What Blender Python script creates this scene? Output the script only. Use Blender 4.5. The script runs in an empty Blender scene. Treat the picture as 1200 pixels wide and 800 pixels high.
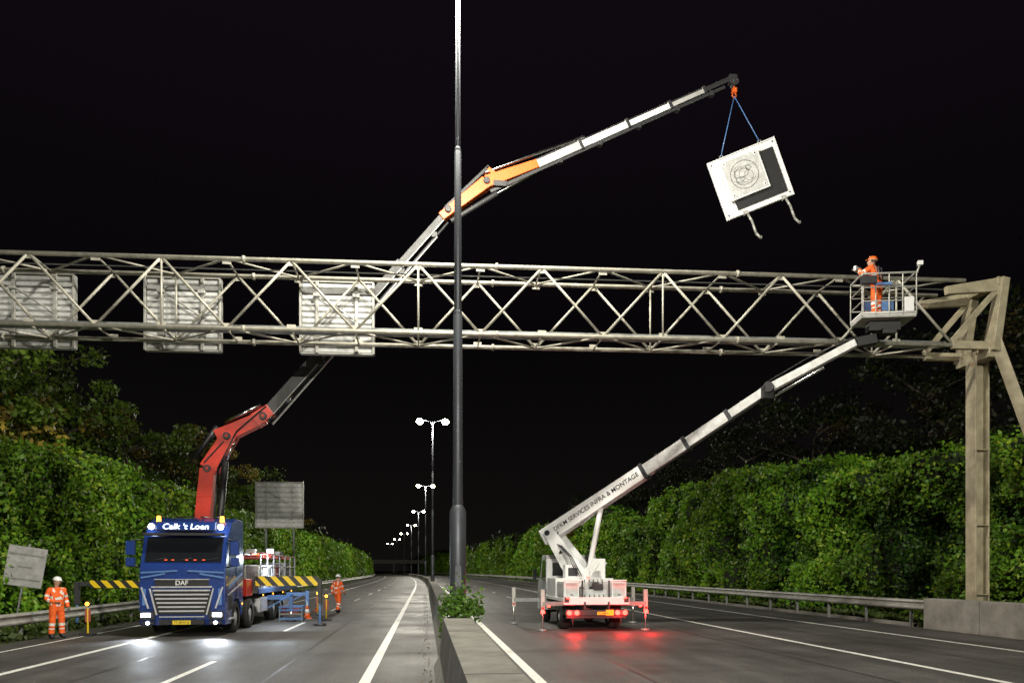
import bpy, bmesh, math, random
import numpy as np
from mathutils import Vector, Matrix, Euler
random.seed(7); rng=np.random.default_rng(11)
sc=bpy.context.scene
COL=sc.collection
V=Vector
# ------------------------------------------------------------ materials
def newmat(name):
    m=bpy.data.materials.new(name); m.use_nodes=True
    nt=m.node_tree; b=nt.nodes['Principled BSDF']
    return m,nt,b
def pm(name,col,rough=.5,metal=0.,var=.25,scale=3.,bump=.0,coat=0.,fine=40.,rust=None):
    m,nt,b=newmat(name)
    tc=nt.nodes.new('ShaderNodeTexCoord')
    n=nt.nodes.new('ShaderNodeTexNoise'); n.inputs['Scale'].default_value=scale; n.inputs['Detail'].default_value=8; n.inputs['Roughness'].default_value=.65
    nt.links.new(tc.outputs['Object'],n.inputs['Vector'])
    r=nt.nodes.new('ShaderNodeValToRGB')
    r.color_ramp.elements[0].position=.3; r.color_ramp.elements[1].position=.65
    d=1-var
    r.color_ramp.elements[0].color=(col[0]*d,col[1]*d*.98,col[2]*d*.95,1)
    r.color_ramp.elements[1].color=(col[0],col[1],col[2],1)
    if rust:
        x=r.color_ramp.elements.new(.36); x.color=(col[0]*d,col[1]*d,col[2]*d,1); r.color_ramp.elements[0].position=.27; r.color_ramp.elements[0].color=(*rust,1)
    nt.links.new(n.outputs['Fac'],r.inputs['Fac']); nt.links.new(r.outputs['Color'],b.inputs['Base Color'])
    mr=nt.nodes.new('ShaderNodeMapRange'); mr.inputs['To Min'].default_value=min(1,rough+.12); mr.inputs['To Max'].default_value=max(.02,rough-.08)
    nt.links.new(n.outputs['Fac'],mr.inputs['Value']); nt.links.new(mr.outputs['Result'],b.inputs['Roughness'])
    b.inputs['Metallic'].default_value=metal
    b.inputs['Coat Weight'].default_value=coat
    if bump>0:
        n2=nt.nodes.new('ShaderNodeTexNoise'); n2.inputs['Scale'].default_value=fine; n2.inputs['Detail'].default_value=5
        nt.links.new(tc.outputs['Object'],n2.inputs['Vector'])
        bp=nt.nodes.new('ShaderNodeBump'); bp.inputs['Strength'].default_value=bump; bp.inputs['Distance'].default_value=.02
        nt.links.new(n2.outputs['Fac'],bp.inputs['Height']); nt.links.new(bp.outputs['Normal'],b.inputs['Normal'])
    return m
def em(name,col,s):
    m,nt,b=newmat(name)
    b.inputs['Base Color'].default_value=(*col,1)
    b.inputs['Emission Color'].default_value=(*col,1); b.inputs['Emission Strength'].default_value=s
    return m
galv=pm('galvanised_steel',(.46,.46,.43),.45,.3,.4,2.5,.1)
galv_d=pm('galvanised_dull',(.23,.24,.24),.5,.4,.35,2.5,.1)
gantry_m=pm('gantry_paint',(.47,.45,.38),.45,.1,.4,3.5,.08,rust=(.20,.14,.08))
leg_m=pm('gantry_leg_paint',(.43,.38,.26),.5,.05,.4,2.2,.08,rust=(.2,.11,.05))
polem=pm('pole_steel',(.10,.11,.13),.45,.4,.3,1.2,.05)
white=pm('white_paint',(.82,.83,.84),.3,0,.12,2,0,.4)
whited=pm('dirty_white_paint',(.60,.61,.61),.4,0,.4,4,.05)
blue=pm('blue_paint',(.018,.05,.24),.25,.15,.2,2,0,.8)
bluel=pm('light_blue_paint',(.09,.20,.46),.35,0,.2,3)
silver=pm('silver_trim',(.62,.63,.67),.3,.4,.2,5)
black=pm('black_plastic',(.012,.012,.014),.45,0,.3,5,.05)
rubber=pm('rubber',(.016,.016,.016),.85,0,.4,8,.2)
chass=pm('chassis_dark',(.035,.036,.04),.55,.2,.4,6,.1)
red=pm('crane_red',(.55,.03,.012),.35,0,.3,3,.03,.3)
orange=pm('crane_orange',(.75,.13,.02),.4,0,.25,3,.03,.2)
cranegrey=pm('crane_dark_steel',(.03,.03,.033),.5,0,.4,3,.05)
cranelt=pm('crane_light_steel',(.5,.5,.49),.35,.2,.3,3,.05)
chrome=pm('chrome_rod',(.7,.7,.7),.15,1,.1,5)
yellow=pm('yellow_paint',(.75,.5,.01),.45,0,.2,4)
hivis=pm('hivis_orange',(.95,.14,.015),.75,0,.4,9,.5,fine=18)
navy=pm('navy_cloth',(.03,.035,.05),.8,0,.3,9,.3)
reflect=pm('reflective_tape',(.72,.72,.68),.4,0,.1,9)
skin=pm('skin',(.55,.32,.23),.5,0,.1,9)
glove=pm('glove_grey',(.12,.12,.12),.7,0,.3,9)
hair=pm('hair',(.05,.03,.02),.7,0,.3,20)
glass=pm('windscreen_glass',(.012,.014,.018),.06,0,.1,2,0,1)
concrete=pm('concrete',(.27,.26,.235),.85,0,.5,1.6,.6,fine=30)
bark=pm('bark',(.07,.055,.04),.9,0,.5,6,.8,fine=12)
headl=em('headlamp_lit',(.85,.92,1.),20)
signl=em('letter_light',(.8,.88,1.),2.2)
sideL=em('marker_lamp_amber',(1.,.35,.03),6)
dashL=em('dashboard_glow',(1.,.12,.04),.3)
taill=em('tail_lamp_lit',(1.,.03,.02),14)
streetl=em('street_lamp_lit',(1.,.93,.62),70)
plate=pm('yellow_plate',(.8,.58,.02),.5,0,.1,4)
cargo1=pm('cargo_red',(.38,.07,.05),.55,0,.4,5)
cargo2=pm('cargo_grey',(.3,.3,.3),.5,.3,.4,5)

def stripes(name,c1,c2,period,ang):
    m,nt,b=newmat(name)
    tc=nt.nodes.new('ShaderNodeTexCoord'); sp=nt.nodes.new('ShaderNodeSeparateXYZ'); nt.links.new(tc.outputs['Object'],sp.inputs[0])
    a=nt.nodes.new('ShaderNodeMath'); a.operation='MULTIPLY_ADD'; a.inputs[1].default_value=ang
    nt.links.new(sp.outputs['Z'],a.inputs[0]); nt.links.new(sp.outputs['X'],a.inputs[2])
    f=nt.nodes.new('ShaderNodeMath'); f.operation='MULTIPLY'; f.inputs[1].default_value=1/period; nt.links.new(a.outputs[0],f.inputs[0])
    g=nt.nodes.new('ShaderNodeMath'); g.operation='FRACT'; nt.links.new(f.outputs[0],g.inputs[0])
    h=nt.nodes.new('ShaderNodeMath'); h.operation='GREATER_THAN'; h.inputs[1].default_value=.5; nt.links.new(g.outputs[0],h.inputs[0])
    mx=nt.nodes.new('ShaderNodeMix'); mx.data_type='RGBA'; mx.inputs[6].default_value=(*c1,1); mx.inputs[7].default_value=(*c2,1)
    nt.links.new(h.outputs[0],mx.inputs[0]); nt.links.new(mx.outputs[2],b.inputs['Base Color']); b.inputs['Roughness'].default_value=.4
    return m
hazard=stripes('hazard_stripes',(.7,.5,.01),(.015,.015,.015),.42,.9)

def asphalt_mat():
    m,nt,b=newmat('asphalt'); N=nt.nodes; L=nt.links
    tc=N.new('ShaderNodeTexCoord')
    def noise(scale,det,vec=(1,1,1),rough=.6):
        mp=N.new('ShaderNodeMapping'); mp.inputs['Scale'].default_value=vec; L.new(tc.outputs['Object'],mp.inputs['Vector'])
        n=N.new('ShaderNodeTexNoise'); n.inputs['Scale'].default_value=scale; n.inputs['Detail'].default_value=det; n.inputs['Roughness'].default_value=rough
        L.new(mp.outputs[0],n.inputs['Vector']); return n
    grain=noise(22,6,rough=.8); patch=noise(.35,5); streak=noise(1.3,4,(1,.03,1)); blot=noise(1.1,6,rough=.7)
    r=N.new('ShaderNodeValToRGB'); r.color_ramp.elements[0].position=.36; r.color_ramp.elements[0].color=(.020,.020,.022,1)
    r.color_ramp.elements[1].position=.66; r.color_ramp.elements[1].color=(.15,.142,.132,1)
    L.new(grain.outputs['Fac'],r.inputs['Fac'])
    def mul(a,n,lo,hi):
        mr=N.new('ShaderNodeMapRange'); mr.inputs['From Min'].default_value=.3; mr.inputs['From Max'].default_value=.7
        mr.inputs['To Min'].default_value=lo; mr.inputs['To Max'].default_value=hi; L.new(n.outputs['Fac'],mr.inputs['Value'])
        x=N.new('ShaderNodeVectorMath'); x.operation='MULTIPLY'; L.new(a,x.inputs[0])
        L.new(mr.outputs[0],x.inputs[1]); return x.outputs[0]
    c=mul(r.outputs['Color'],patch,.6,1.15); c=mul(c,streak,.55,1.25); c=mul(c,blot,.75,1.15)
    L.new(c,b.inputs['Base Color'])
    mr=N.new('ShaderNodeMapRange'); mr.inputs['From Min'].default_value=.3; mr.inputs['From Max'].default_value=.7; mr.inputs['To Min'].default_value=.48; mr.inputs['To Max'].default_value=.72; L.new(patch.outputs['Fac'],mr.inputs['Value']); L.new(mr.outputs[0],b.inputs['Roughness'])
    b.inputs['Specular IOR Level'].default_value=.5
    bp=N.new('ShaderNodeBump'); bp.inputs['Strength'].default_value=.7; bp.inputs['Distance'].default_value=.012
    g2=noise(45,3); L.new(g2.outputs['Fac'],bp.inputs['Height']); L.new(bp.outputs[0],b.inputs['Normal'])
    return m
asphalt=asphalt_mat()
def worn_paint():
    m,nt,b=newmat('road_paint'); N=nt.nodes; L=nt.links
    tc=N.new('ShaderNodeTexCoord'); n=N.new('ShaderNodeTexNoise'); n.inputs['Scale'].default_value=9; n.inputs['Detail'].default_value=9; n.inputs['Roughness'].default_value=.75
    L.new(tc.outputs['Object'],n.inputs['Vector'])
    r=N.new('ShaderNodeValToRGB'); r.color_ramp.elements[0].position=.3; r.color_ramp.elements[0].color=(.16,.16,.15,1)
    r.color_ramp.elements[1].position=.46; r.color_ramp.elements[1].color=(.78,.78,.74,1)
    L.new(n.outputs['Fac'],r.inputs['Fac']); L.new(r.outputs[0],b.inputs['Base Color']); b.inputs['Roughness'].default_value=.55
    return m
rpaint=worn_paint()
grass=pm('grass_ground',(.06,.075,.025),.95,0,.6,1.5,.8,fine=15)
seamm=pm('tar_seam',(.012,.012,.012),.4,0,.2,9)

# ------------------------------------------------------------ mesh builder
class MB:
    def __init__(s): s.v=[];s.f=[];s.m=[];s.s=[]
    def add(s,vs,fs,m=0,smooth=False):
        o=len(s.v); s.v+= [tuple(x) for x in vs]
        for i,f in enumerate(fs):
            s.f.append([o+k for k in f]); s.m.append(m); s.s.append(smooth if isinstance(smooth,bool) else smooth[i])
    def box(s,c,z,m=0,R=None):
        c=V(c); hx,hy,hz=z[0]/2,z[1]/2,z[2]/2
        vs=[V((x,y,w)) for x in(-hx,hx) for y in(-hy,hy) for w in(-hz,hz)]
        if R is not None: vs=[R@v for v in vs]
        s.add([c+v for v in vs],[(0,1,3,2),(4,6,7,5),(0,4,5,1),(2,3,7,6),(0,2,6,4),(1,5,7,3)],m)
    def frame(s,p0,p1,up):
        d=(p1-p0).normalized(); up=V(up)
        if abs(d.dot(up))>.98: up=V((0,1,0))
        a=d.cross(up).normalized(); b=a.cross(d).normalized(); return d,a,b
    def beam(s,p0,p1,w,h,m=0,w1=None,h1=None,up=(0,0,1)):
        p0=V(p0);p1=V(p1); w1=w if w1 is None else w1; h1=h if h1 is None else h1
        d,a,b=s.frame(p0,p1,up)
        vs=[]
        for p,ww,hh in((p0,w,h),(p1,w1,h1)):
            for x,y in((-1,-1),(1,-1),(1,1),(-1,1)): vs.append(p+a*x*ww/2+b*y*hh/2)
        s.add(vs,[(0,1,2,3),(7,6,5,4),(0,4,5,1),(1,5,6,2),(2,6,7,3),(3,7,4,0)],m)
    def tube(s,p0,p1,r,r1=None,m=0,seg=10,caps=True):
        p0=V(p0);p1=V(p1); r1=r if r1 is None else r1
        d,a,b=s.frame(p0,p1,(0,0,1)); vs=[]
        for p,q in((p0,r),(p1,r1)):
            for i in range(seg):
                t=2*math.pi*i/seg; vs.append(p+a*math.cos(t)*q+b*math.sin(t)*q)
        fs=[(i,(i+1)%seg,seg+(i+1)%seg,seg+i) for i in range(seg)]; sm=[True]*seg
        if caps: fs+=[tuple(range(seg))[::-1],tuple(range(seg,2*seg))]; sm+=[False,False]
        s.add(vs,fs,m,sm)
    def path(s,pts,r,m=0,seg=8):
        for i in range(len(pts)-1): s.tube(pts[i],pts[i+1],r,r,m,seg)
    def prism(s,prof,x0,x1,m=0):
        n=len(prof); vs=[(x0,y,z) for y,z in prof]+[(x1,y,z) for y,z in prof]
        s.add(vs,[tuple(range(n)),tuple(range(n,2*n))[::-1]]+[(i,n+i,n+(i+1)%n,(i+1)%n) for i in range(n)],m)
    def sphere(s,c,r,m=0,seg=12,rings=8,zmin=-1.,R=None):
        c=V(c); rr=r if hasattr(r,'__len__') else (r,r,r); vs=[];fs=[]
        for j in range(rings+1):
            ph=-math.pi/2+math.pi*j/rings; zz=math.sin(ph)
            zz2=max(zz,zmin); 
            for i in range(seg):
                t=2*math.pi*i/seg; k=V((math.cos(t)*math.cos(ph)*rr[0],math.sin(t)*math.cos(ph)*rr[1],zz2*rr[2]))
                if R is not None: k=R@k
                vs.append(c+k)
        for j in range(rings):
            for i in range(seg): fs.append((j*seg+i,j*seg+(i+1)%seg,(j+1)*seg+(i+1)%seg,(j+1)*seg+i))
        s.add(vs,fs,m,True)
    def wheel(s,c,r,w,axis=(1,0,0),mt=0,mr=1):
        c=V(c)
        prof=[(-w/2,r*.58),(-w/2,r*.9),(-w*.38,r),(w*.38,r),(w/2,r*.9),(w/2,r*.58)]
        seg=28; vs=[];fs=[]
        for i in range(seg):
            t=2*math.pi*i/seg
            for x,q in prof: vs.append(c+V((x,math.cos(t)*q,math.sin(t)*q)))
        n=len(prof)
        for i in range(seg):
            for j in range(n-1): fs.append((i*n+j,((i+1)%seg)*n+j,((i+1)%seg)*n+j+1,i*n+j+1))
        s.add(vs,fs,mt,True)
        s.tube(c-V((w*.36,0,0)),c+V((w*.36,0,0)),r*.6,r*.6,mr,24)
        s.tube(c-V((w*.47,0,0)),c+V((w*.47,0,0)),r*.25,r*.25,mr,16)
        for i in range(8):
            t=2*math.pi*i/8
            for sx in(-1,1):
                q=c+V((0,math.cos(t)*r*.38,math.sin(t)*r*.38)); s.tube(q,q+V((sx*w*.4,0,0)),.022,.022,mr,6)
    def obj(s,name,mats,parent=None,bevel=0,seg=2):
        me=bpy.data.meshes.new(name); me.from_pydata(s.v,[],s.f); me.update()
        for m in mats: me.materials.append(m)
        me.polygons.foreach_set('material_index',s.m); me.polygons.foreach_set('use_smooth',s.s)
        bm=bmesh.new(); bm.from_mesh(me); bmesh.ops.recalc_face_normals(bm,faces=bm.faces); bm.to_mesh(me); bm.free()
        o=bpy.data.objects.new(name,me); COL.objects.link(o)
        if parent: o.parent=parent
        if bevel>0:
            md=o.modifiers.new('bevel','BEVEL'); md.width=bevel; md.segments=seg; md.limit_method='ANGLE'; md.angle_limit=math.radians(35)
        return o
def empty(name,loc=(0,0,0),rot=(0,0,0)):
    e=bpy.data.objects.new(name,None); COL.objects.link(e); e.location=loc; e.rotation_euler=rot; e.empty_display_size=.3; return e
def text(name,body,size,mat,M,parent,extr=.004,align='CENTER'):
    c=bpy.data.curves.new(name,'FONT'); c.body=body; c.size=size; c.extrude=extr; c.align_x=align; c.align_y='CENTER'; c.offset=size*.006
    c.materials.append(mat); o=bpy.data.objects.new(name,c); COL.objects.link(o); o.parent=parent; o.matrix_local=M; return o
def light(name,kind,loc,power,col,parent,rad=.1,rot=(0,0,0),spot=None):
    l=bpy.data.lights.new(name,kind); l.energy=power; l.color=col
    if kind!='SUN': l.shadow_soft_size=rad
    if spot: l.spot_size=math.radians(spot); l.spot_blend=.6
    o=bpy.data.objects.new(name,l); COL.objects.link(o); o.location=loc; o.rotation_euler=rot
    if parent:o.parent=parent
    return o
def cv(y): return -1.65e-4*max(0.,y-70)**2
YS=list(np.arange(-30,100,2.))+list(np.arange(100,560,8.))
def sweep(name,prof,X0,ys,mats,z0=0,closed=False,m=0,parent=None,smooth=False):
    mb=MB(); n=len(prof); vs=[];fs=[]
    for y in ys:
        for x,z in prof: vs.append((X0+x+cv(y),y,z+z0))
    for i in range(len(ys)-1):
        for j in range(n if closed else n-1):
            k=(j+1)%n; fs.append((i*n+j,i*n+k,(i+1)*n+k,(i+1)*n+j))
    if closed: fs+= [tuple(range(n)),tuple(range((len(ys)-1)*n,len(ys)*n))]
    mb.add(vs,fs,0,smooth); return mb.obj(name,mats,parent)

# ------------------------------------------------------------ ground, road
g=MB(); g.add([(-1500,-300,-.03),(1500,-300,-.03),(1500,2500,-.03),(-1500,2500,-.03)],[(0,1,2,3)]); g.obj('ground',[grass])
sweep('road',[(-11.3,.0),(0,.0),(17.3,.0)],0,YS,[asphalt])
mk=empty('road_markings')
def stripe(x,w,y0,y1):
    ys=[y for y in YS if y0<y<y1]; ys=[y0]+ys+[y1]
    sweep('line',[(-w/2,.006),(w/2,.006)],x,ys,[rpaint],parent=mk)
stripe(-1.07,.2,-30,500); stripe(-8.1,.18,-30,500); stripe(-10.3,.1,-30,400)
stripe(2.06,.2,-30,500); stripe(10.3,.18,-30,500); stripe(14.6,.15,-30,400)
for k in range(-2,30):
    stripe(-4.6,.14,12.6+12*k,12.6+12*k+4)
for k in range(1,30):
    stripe(6.2,.14,40+12*k,43+12*k)
sj=empty('road_seams')
for x in(-2.9,-6.3,4.1,8.4,12.3):
    sweep('seam',[(-.02,.003),(.02,.003)],x,YS,[seamm],parent=sj)
wall=empty('concrete_median_wall')
sweep('wall_near',[(.18,0),(.30,.25),(.38,1.0),(.95,1.0),(1.03,.25),(1.15,0)],0,[-10,-5,0,5,10,15.2],[concrete],closed=True,parent=wall)
sweep('wall_far',[(.30,0),(.40,.25),(.48,.85),(1.12,.85),(1.2,.25),(1.3,0)],0,[15.21]+[y for y in YS if y>16],[concrete],closed=True,parent=wall)
mj=MB()
for y in(7.,12.,): mj.box((.665,y,1.001),(.56,.02,.006))
mj.obj('joint',[chass],wall)
def guard(name,X0,y0,y1,side,lift=0.):
    e=empty(name); ys=[y0]+[y for y in YS if y0<y<y1]+[y1]
    pr=[(0,.42),(-.05*side,.46),(-.06*side,.50),(0,.56),(0,.64),(-.06*side,.70),(-.05*side,.74),(0,.78)]
    sweep('rail',pr,X0,ys,[galv],lift,parent=e,smooth=False)
    mb=MB(); y=y0+1
    while y<min(y1,260):
        mb.box((X0+cv(y)+.10*side,y,(.74+lift)/2),(.10,.06,.74+lift)); mb.box((X0+cv(y)+.03*side,y,.6+lift),(.05,.1,.22)); y+=2.67
    mb.obj('posts',[galv_d],e)
guard('guard_rail',-11.6,-5,430,-1)
guard('guard_rail',17.2,23.1,430,1,.2)
cb=MB()
for a,b in((3,8.98),(9,14.98),(15,20.48),(20.5,23.0)): cb.prism([(a,0),(a,1.05),(b,1.05),(b,0)],16.95,17.5)
cb.obj('concrete_barrier_block',[concrete],None,.03)
sweep('kerb',[(0,-.02),(0,.12),(.18,.12),(.18,-.02)],17.32,[y for y in YS if y>23],[concrete])

# ------------------------------------------------------------ foliage
def vnoise(p,seed=0.):
    p=np.asarray(p,float); i=np.floor(p); f=p-i; f=f*f*(3-2*f)
    def h(a): 
        s=np.sin(a[:,0]*127.1+a[:,1]*311.7+a[:,2]*74.7+seed*17.3)*43758.5453
        return s-np.floor(s)
    r=0
    for dx in(0,1):
        for dy in(0,1):
            for dz in(0,1):
                w=(f[:,0] if dx else 1-f[:,0])*(f[:,1] if dy else 1-f[:,1])*(f[:,2] if dz else 1-f[:,2])
                r=r+w*h(i+np.array([dx,dy,dz]))
    return r
def leafmat(name,spec=.3):
    m,nt,b=newmat(name); N=nt.nodes; L=nt.links
    a=N.new('ShaderNodeAttribute'); a.attribute_name='Col'
    L.new(a.outputs['Color'],b.inputs['Base Color']); b.inputs['Roughness'].default_value=.5; b.inputs['Specular IOR Level'].default_value=spec
    t=N.new('ShaderNodeBsdfTranslucent'); L.new(a.outputs['Color'],t.inputs['Color'])
    mx=N.new('ShaderNodeMixShader'); mx.inputs[0].default_value=.25
    L.new(b.outputs[0],mx.inputs[1]); L.new(t.outputs[0],mx.inputs[2]); L.new(mx.outputs[0],N['Material Output'].inputs['Surface'])
    return m
leafm=leafmat('leaf')
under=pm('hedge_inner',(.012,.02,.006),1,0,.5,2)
def leaves(name,P,Nn,S,C,parent=None,rnd=.9):
    n=len(P)
    Nn=Nn+rng.normal(size=(n,3))*rnd; Nn/=np.linalg.norm(Nn,axis=1)[:,None]+1e-9
    T=np.cross(Nn,rng.normal(size=(n,3))); T/=np.linalg.norm(T,axis=1)[:,None]+1e-9
    B=np.cross(Nn,T); S=S[:,None]
    q=np.empty((n,4,3)); q[:,0]=P-T*S*.55; q[:,1]=P+B*S*.34+Nn*S*.08-T*S*.05; q[:,2]=P+T*S*.6; q[:,3]=P-B*S*.34+Nn*S*.08-T*S*.05
    me=bpy.data.meshes.new(name); me.vertices.add(4*n); me.vertices.foreach_set('co',q.ravel())
    me.loops.add(4*n); me.loops.foreach_set('vertex_index',np.arange(4*n,dtype=np.int32))
    me.polygons.add(n); me.polygons.foreach_set('loop_start',np.arange(0,4*n,4,dtype=np.int32))
    me.update(calc_edges=True)
    ca=me.color_attributes.new('Col','FLOAT_COLOR','POINT')
    c4=np.ones((n,4,4)); c4[:,:,:3]=np.clip(C,0,1)[:,None,:]; ca.data.foreach_set('color',c4.ravel())
    me.materials.append(leafm)
    o=bpy.data.objects.new(name,me); COL.objects.link(o)
    if parent:o.parent=parent
    return o
def hedge(name,side,base,Hf,y0,y1,amp,sc1,seed,n,gain=1.):
    e=empty(name)
    def surf(Y,u,off):
        H=Hf(Y)+1.6*(vnoise(np.stack([Y/5,0*Y,0*Y],1),seed)-.5)+.9*(vnoise(np.stack([Y/1.7,0*Y,0*Y],1),seed+3)-.5)
        uu=np.clip(u/.8,0,1); tt=np.clip((u-.8)/.2,0,1)
        z=H*uu**.95+ .5*np.sin(tt*math.pi)-tt*.4; x=base+.10*z+tt*4.0
        q=np.stack([x,Y,z],1)
        b1=1-np.abs(2*vnoise(q/sc1,seed+1)-1); b2=1-np.abs(2*vnoise(q/(sc1*.37),seed+2)-1); b3=vnoise(q/.45,seed+5)
        d=amp*(b1-.5)+amp*.55*(b2-.5)+.30*(b3-.5)+off
        nx=-(1-tt*.8); nz=.25+tt*.75
        x=x+d*nx; z=z+d*nz*.6
        cvv=-1.65e-4*np.maximum(0,Y-70)**2
        return np.stack([side*x+cvv,Y,np.maximum(z,0.02)],1), b1*.4+b2*.4+b3*.2, np.stack([side*nx,0*nx-.35,nz],1)
    t=rng.random(n); Y=(y0+8)*((y1+8)/(y0+8))**(t**1.15)-8
    u=rng.random(n)
    P,cl,Nn=surf(Y,u,0.); 
    P=P+rng.normal(size=P.shape)*np.array([.10,.10,.10])*(1+Y[:,None]/80)
    P[:,2]=np.maximum(P[:,2],.03)
    S=.145*(np.maximum(Y,18)/24)**.75*rng.uniform(.6,1.5,n)
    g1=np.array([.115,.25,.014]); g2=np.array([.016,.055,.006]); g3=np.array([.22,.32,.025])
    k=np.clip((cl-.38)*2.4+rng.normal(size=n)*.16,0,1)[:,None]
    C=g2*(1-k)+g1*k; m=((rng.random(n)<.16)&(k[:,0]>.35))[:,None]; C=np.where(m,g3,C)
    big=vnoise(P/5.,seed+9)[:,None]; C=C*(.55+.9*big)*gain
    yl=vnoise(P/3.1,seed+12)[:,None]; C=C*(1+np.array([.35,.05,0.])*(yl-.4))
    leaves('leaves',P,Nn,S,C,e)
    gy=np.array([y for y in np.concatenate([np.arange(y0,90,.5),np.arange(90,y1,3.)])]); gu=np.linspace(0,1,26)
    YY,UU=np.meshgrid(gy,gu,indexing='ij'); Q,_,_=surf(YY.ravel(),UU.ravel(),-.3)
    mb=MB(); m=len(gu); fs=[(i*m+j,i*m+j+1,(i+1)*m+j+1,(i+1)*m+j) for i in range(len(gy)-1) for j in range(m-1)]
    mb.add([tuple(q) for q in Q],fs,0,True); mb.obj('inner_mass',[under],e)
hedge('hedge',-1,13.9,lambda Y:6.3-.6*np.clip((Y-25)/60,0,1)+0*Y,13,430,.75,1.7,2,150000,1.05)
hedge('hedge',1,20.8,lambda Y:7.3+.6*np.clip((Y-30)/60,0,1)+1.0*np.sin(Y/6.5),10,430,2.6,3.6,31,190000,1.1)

def tree(loc,H,R,seed,dark=1.,nl=6500,autumn=0.):
    r=random.Random(seed); rg=np.random.default_rng(seed)
    e=empty('tree',loc); mb=MB()
    p=V((0,0,0)); pts=[p]
    for i in range(6):
        p=p+V((r.uniform(-.25,.25),r.uniform(-.25,.25),H*.13)); pts.append(p)
    for i in range(6): mb.tube(pts[i],pts[i+1],.26*(1-i/7.),.26*(1-(i+1)/7.),0,8)
    cents=[]
    for i in range(16):
        b=pts[r.randint(2,6)]; a=r.uniform(0,6.28); L=R*r.uniform(.45,1.); 
        q=b+V((math.cos(a)*L*.5,math.sin(a)*L*.5,H*.07)); q2=q+V((math.cos(a+.3)*L*.5,math.sin(a+.3)*L*.5,H*r.uniform(.02,.12)))
        mb.tube(b,q,.09,.06,0,6); mb.tube(q,q2,.06,.02,0,6); cents.append((q2,r.uniform(.16,.30)*R)); cents.append((q,r.uniform(.14,.24)*R))
    for i in range(22):
        a=r.uniform(0,6.28); z=r.uniform(.32,1.); L=R*math.sqrt(max(0,1-((z-.62)/.42)**2))*r.uniform(.3,1)
        cents.append((V((math.cos(a)*L,math.sin(a)*L,z*H)),r.uniform(.14,.30)*R))
    mb.obj('trunk',[bark],e)
    m=nl//len(cents); Ps=[];Cs=[]
    for c,q in cents:
        d=rg.normal(size=(m,3)); d/=np.linalg.norm(d,axis=1)[:,None]; rad=q*rg.random((m,1))**.4
        Ps.append(np.array(c)+d*rad*np.array([1.15,1.15,.75]))
        base=np.array([.06,.10,.010]) if r.random()>autumn else np.array([.17,.13,.02])
        Cs.append(np.tile(base*r.uniform(.5,1.4),(m,1))*rg.uniform(.7,1.3,(m,1)))
    P=np.concatenate(Ps); C=np.concatenate(Cs)*dark
    leaves('crown',P,np.tile([0,0,.4],(len(P),1)),rg.uniform(.18,.34,len(P)),C,e,1.)
k=0
for (x,y,H,R) in [(-19,31,13.5,4.2),(-22,37,15.5,5),(-18.5,41,12,4),(-24,46,17,5.5),(-19.5,50,12.5,4.2),(-20,60,14,4.5),(-19,71,13,4.4),(-20,84,13,4.8),(-21,27,13,4.5),(-20,100,13,5)]:
    tree((x+cv(y),y,0),H,R,100+k,.75 if k not in(0,8) else 1.25,7500,.2); k+=1
for (x,y,H,R) in [(28,30,15,5),(30,40,16,5.5),(28,50,15,5),(29,62,15,5.2),(28,76,14,5),(27,92,14,5),(27,112,14,5.5),(32,27,17,6)]:
    tree((x+cv(y),y,0),H,R,200+k,.15,7500,.1); k+=1
tree((22.3,100,0),9.5,3.,333,1.8,4000,1.)
n=30000; Y=rng.uniform(120,520,n); sd=np.where(rng.random(n)<.5,-1,1)
X=sd*rng.uniform(20,34,n)+(-1.65e-4*(Y-70)**2); Zm=12*(.6+.5*vnoise(np.stack([Y/14,X/10,0*X],1),5))
P=np.stack([X,Y,Zm*rng.random(n)**.6],1)
leaves('distant_trees',P,np.tile([0,0,.3],(n,1)),rng.uniform(.6,1.2,n),np.tile([.015,.022,.006],(n,1))*rng.uniform(.5,1.4,(n,1)))
n=1100; e=empty('median_plant',(.78,15.9,.95))
a=rng.uniform(0,6.28,n); rr=.50*rng.random(n)**.6
P=np.stack([np.cos(a)*rr,np.sin(a)*rr*.8,np.abs(rng.normal(size=n))*.26*(1.2-rr)+.08],1)
P[:200,2]-=rng.random(200)*.5; P[:200,0]=rng.uniform(-.5,.45,200); P[:200,1]=-.45+rng.uniform(-.06,.06,200)
leaves('leaves',P,np.tile([0,-.3,.6],(n,1)),rng.uniform(.06,.13,n),np.tile([.08,.17,.02],(n,1))*rng.uniform(.5,1.5,(n,1)),e)
mb=MB()
for i in range(14):
    a=i*.8; mb.tube((0,0,-.08),(math.cos(a)*.3,math.sin(a)*.25,.35),.008,.003,0,5)
mb.obj('stems',[bark],e)
n=9000; sel=rng.random(n); Y=rng.uniform(10,70,n)
X=np.where(sel<.5,-11.5-rng.random(n)*2.2,17.6+rng.random(n)*3.)
P=np.stack([X,Y,rng.random(n)*.16],1)
leaves('verge_grass',P,np.tile([0.,-1,0],(n,1)),rng.uniform(.1,.3,n),np.tile([.06,.09,.02],(n,1))*rng.uniform(.5,1.4,(n,1)),None,.5)
n=1500; Y=rng.uniform(9,60,n); P=np.stack([np.where(rng.random(n)<.6,.12-np.abs(rng.normal(size=n))*.12,1.25+np.abs(rng.normal(size=n))*.08),Y,rng.random(n)*.02+.008],1)
leaves('gutter_leaf_litter',P,np.tile([0.,0,1],(n,1)),rng.uniform(.02,.055,n),np.tile([.09,.075,.035],(n,1))*rng.uniform(.4,1.5,(n,1)),None,.3)

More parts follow.
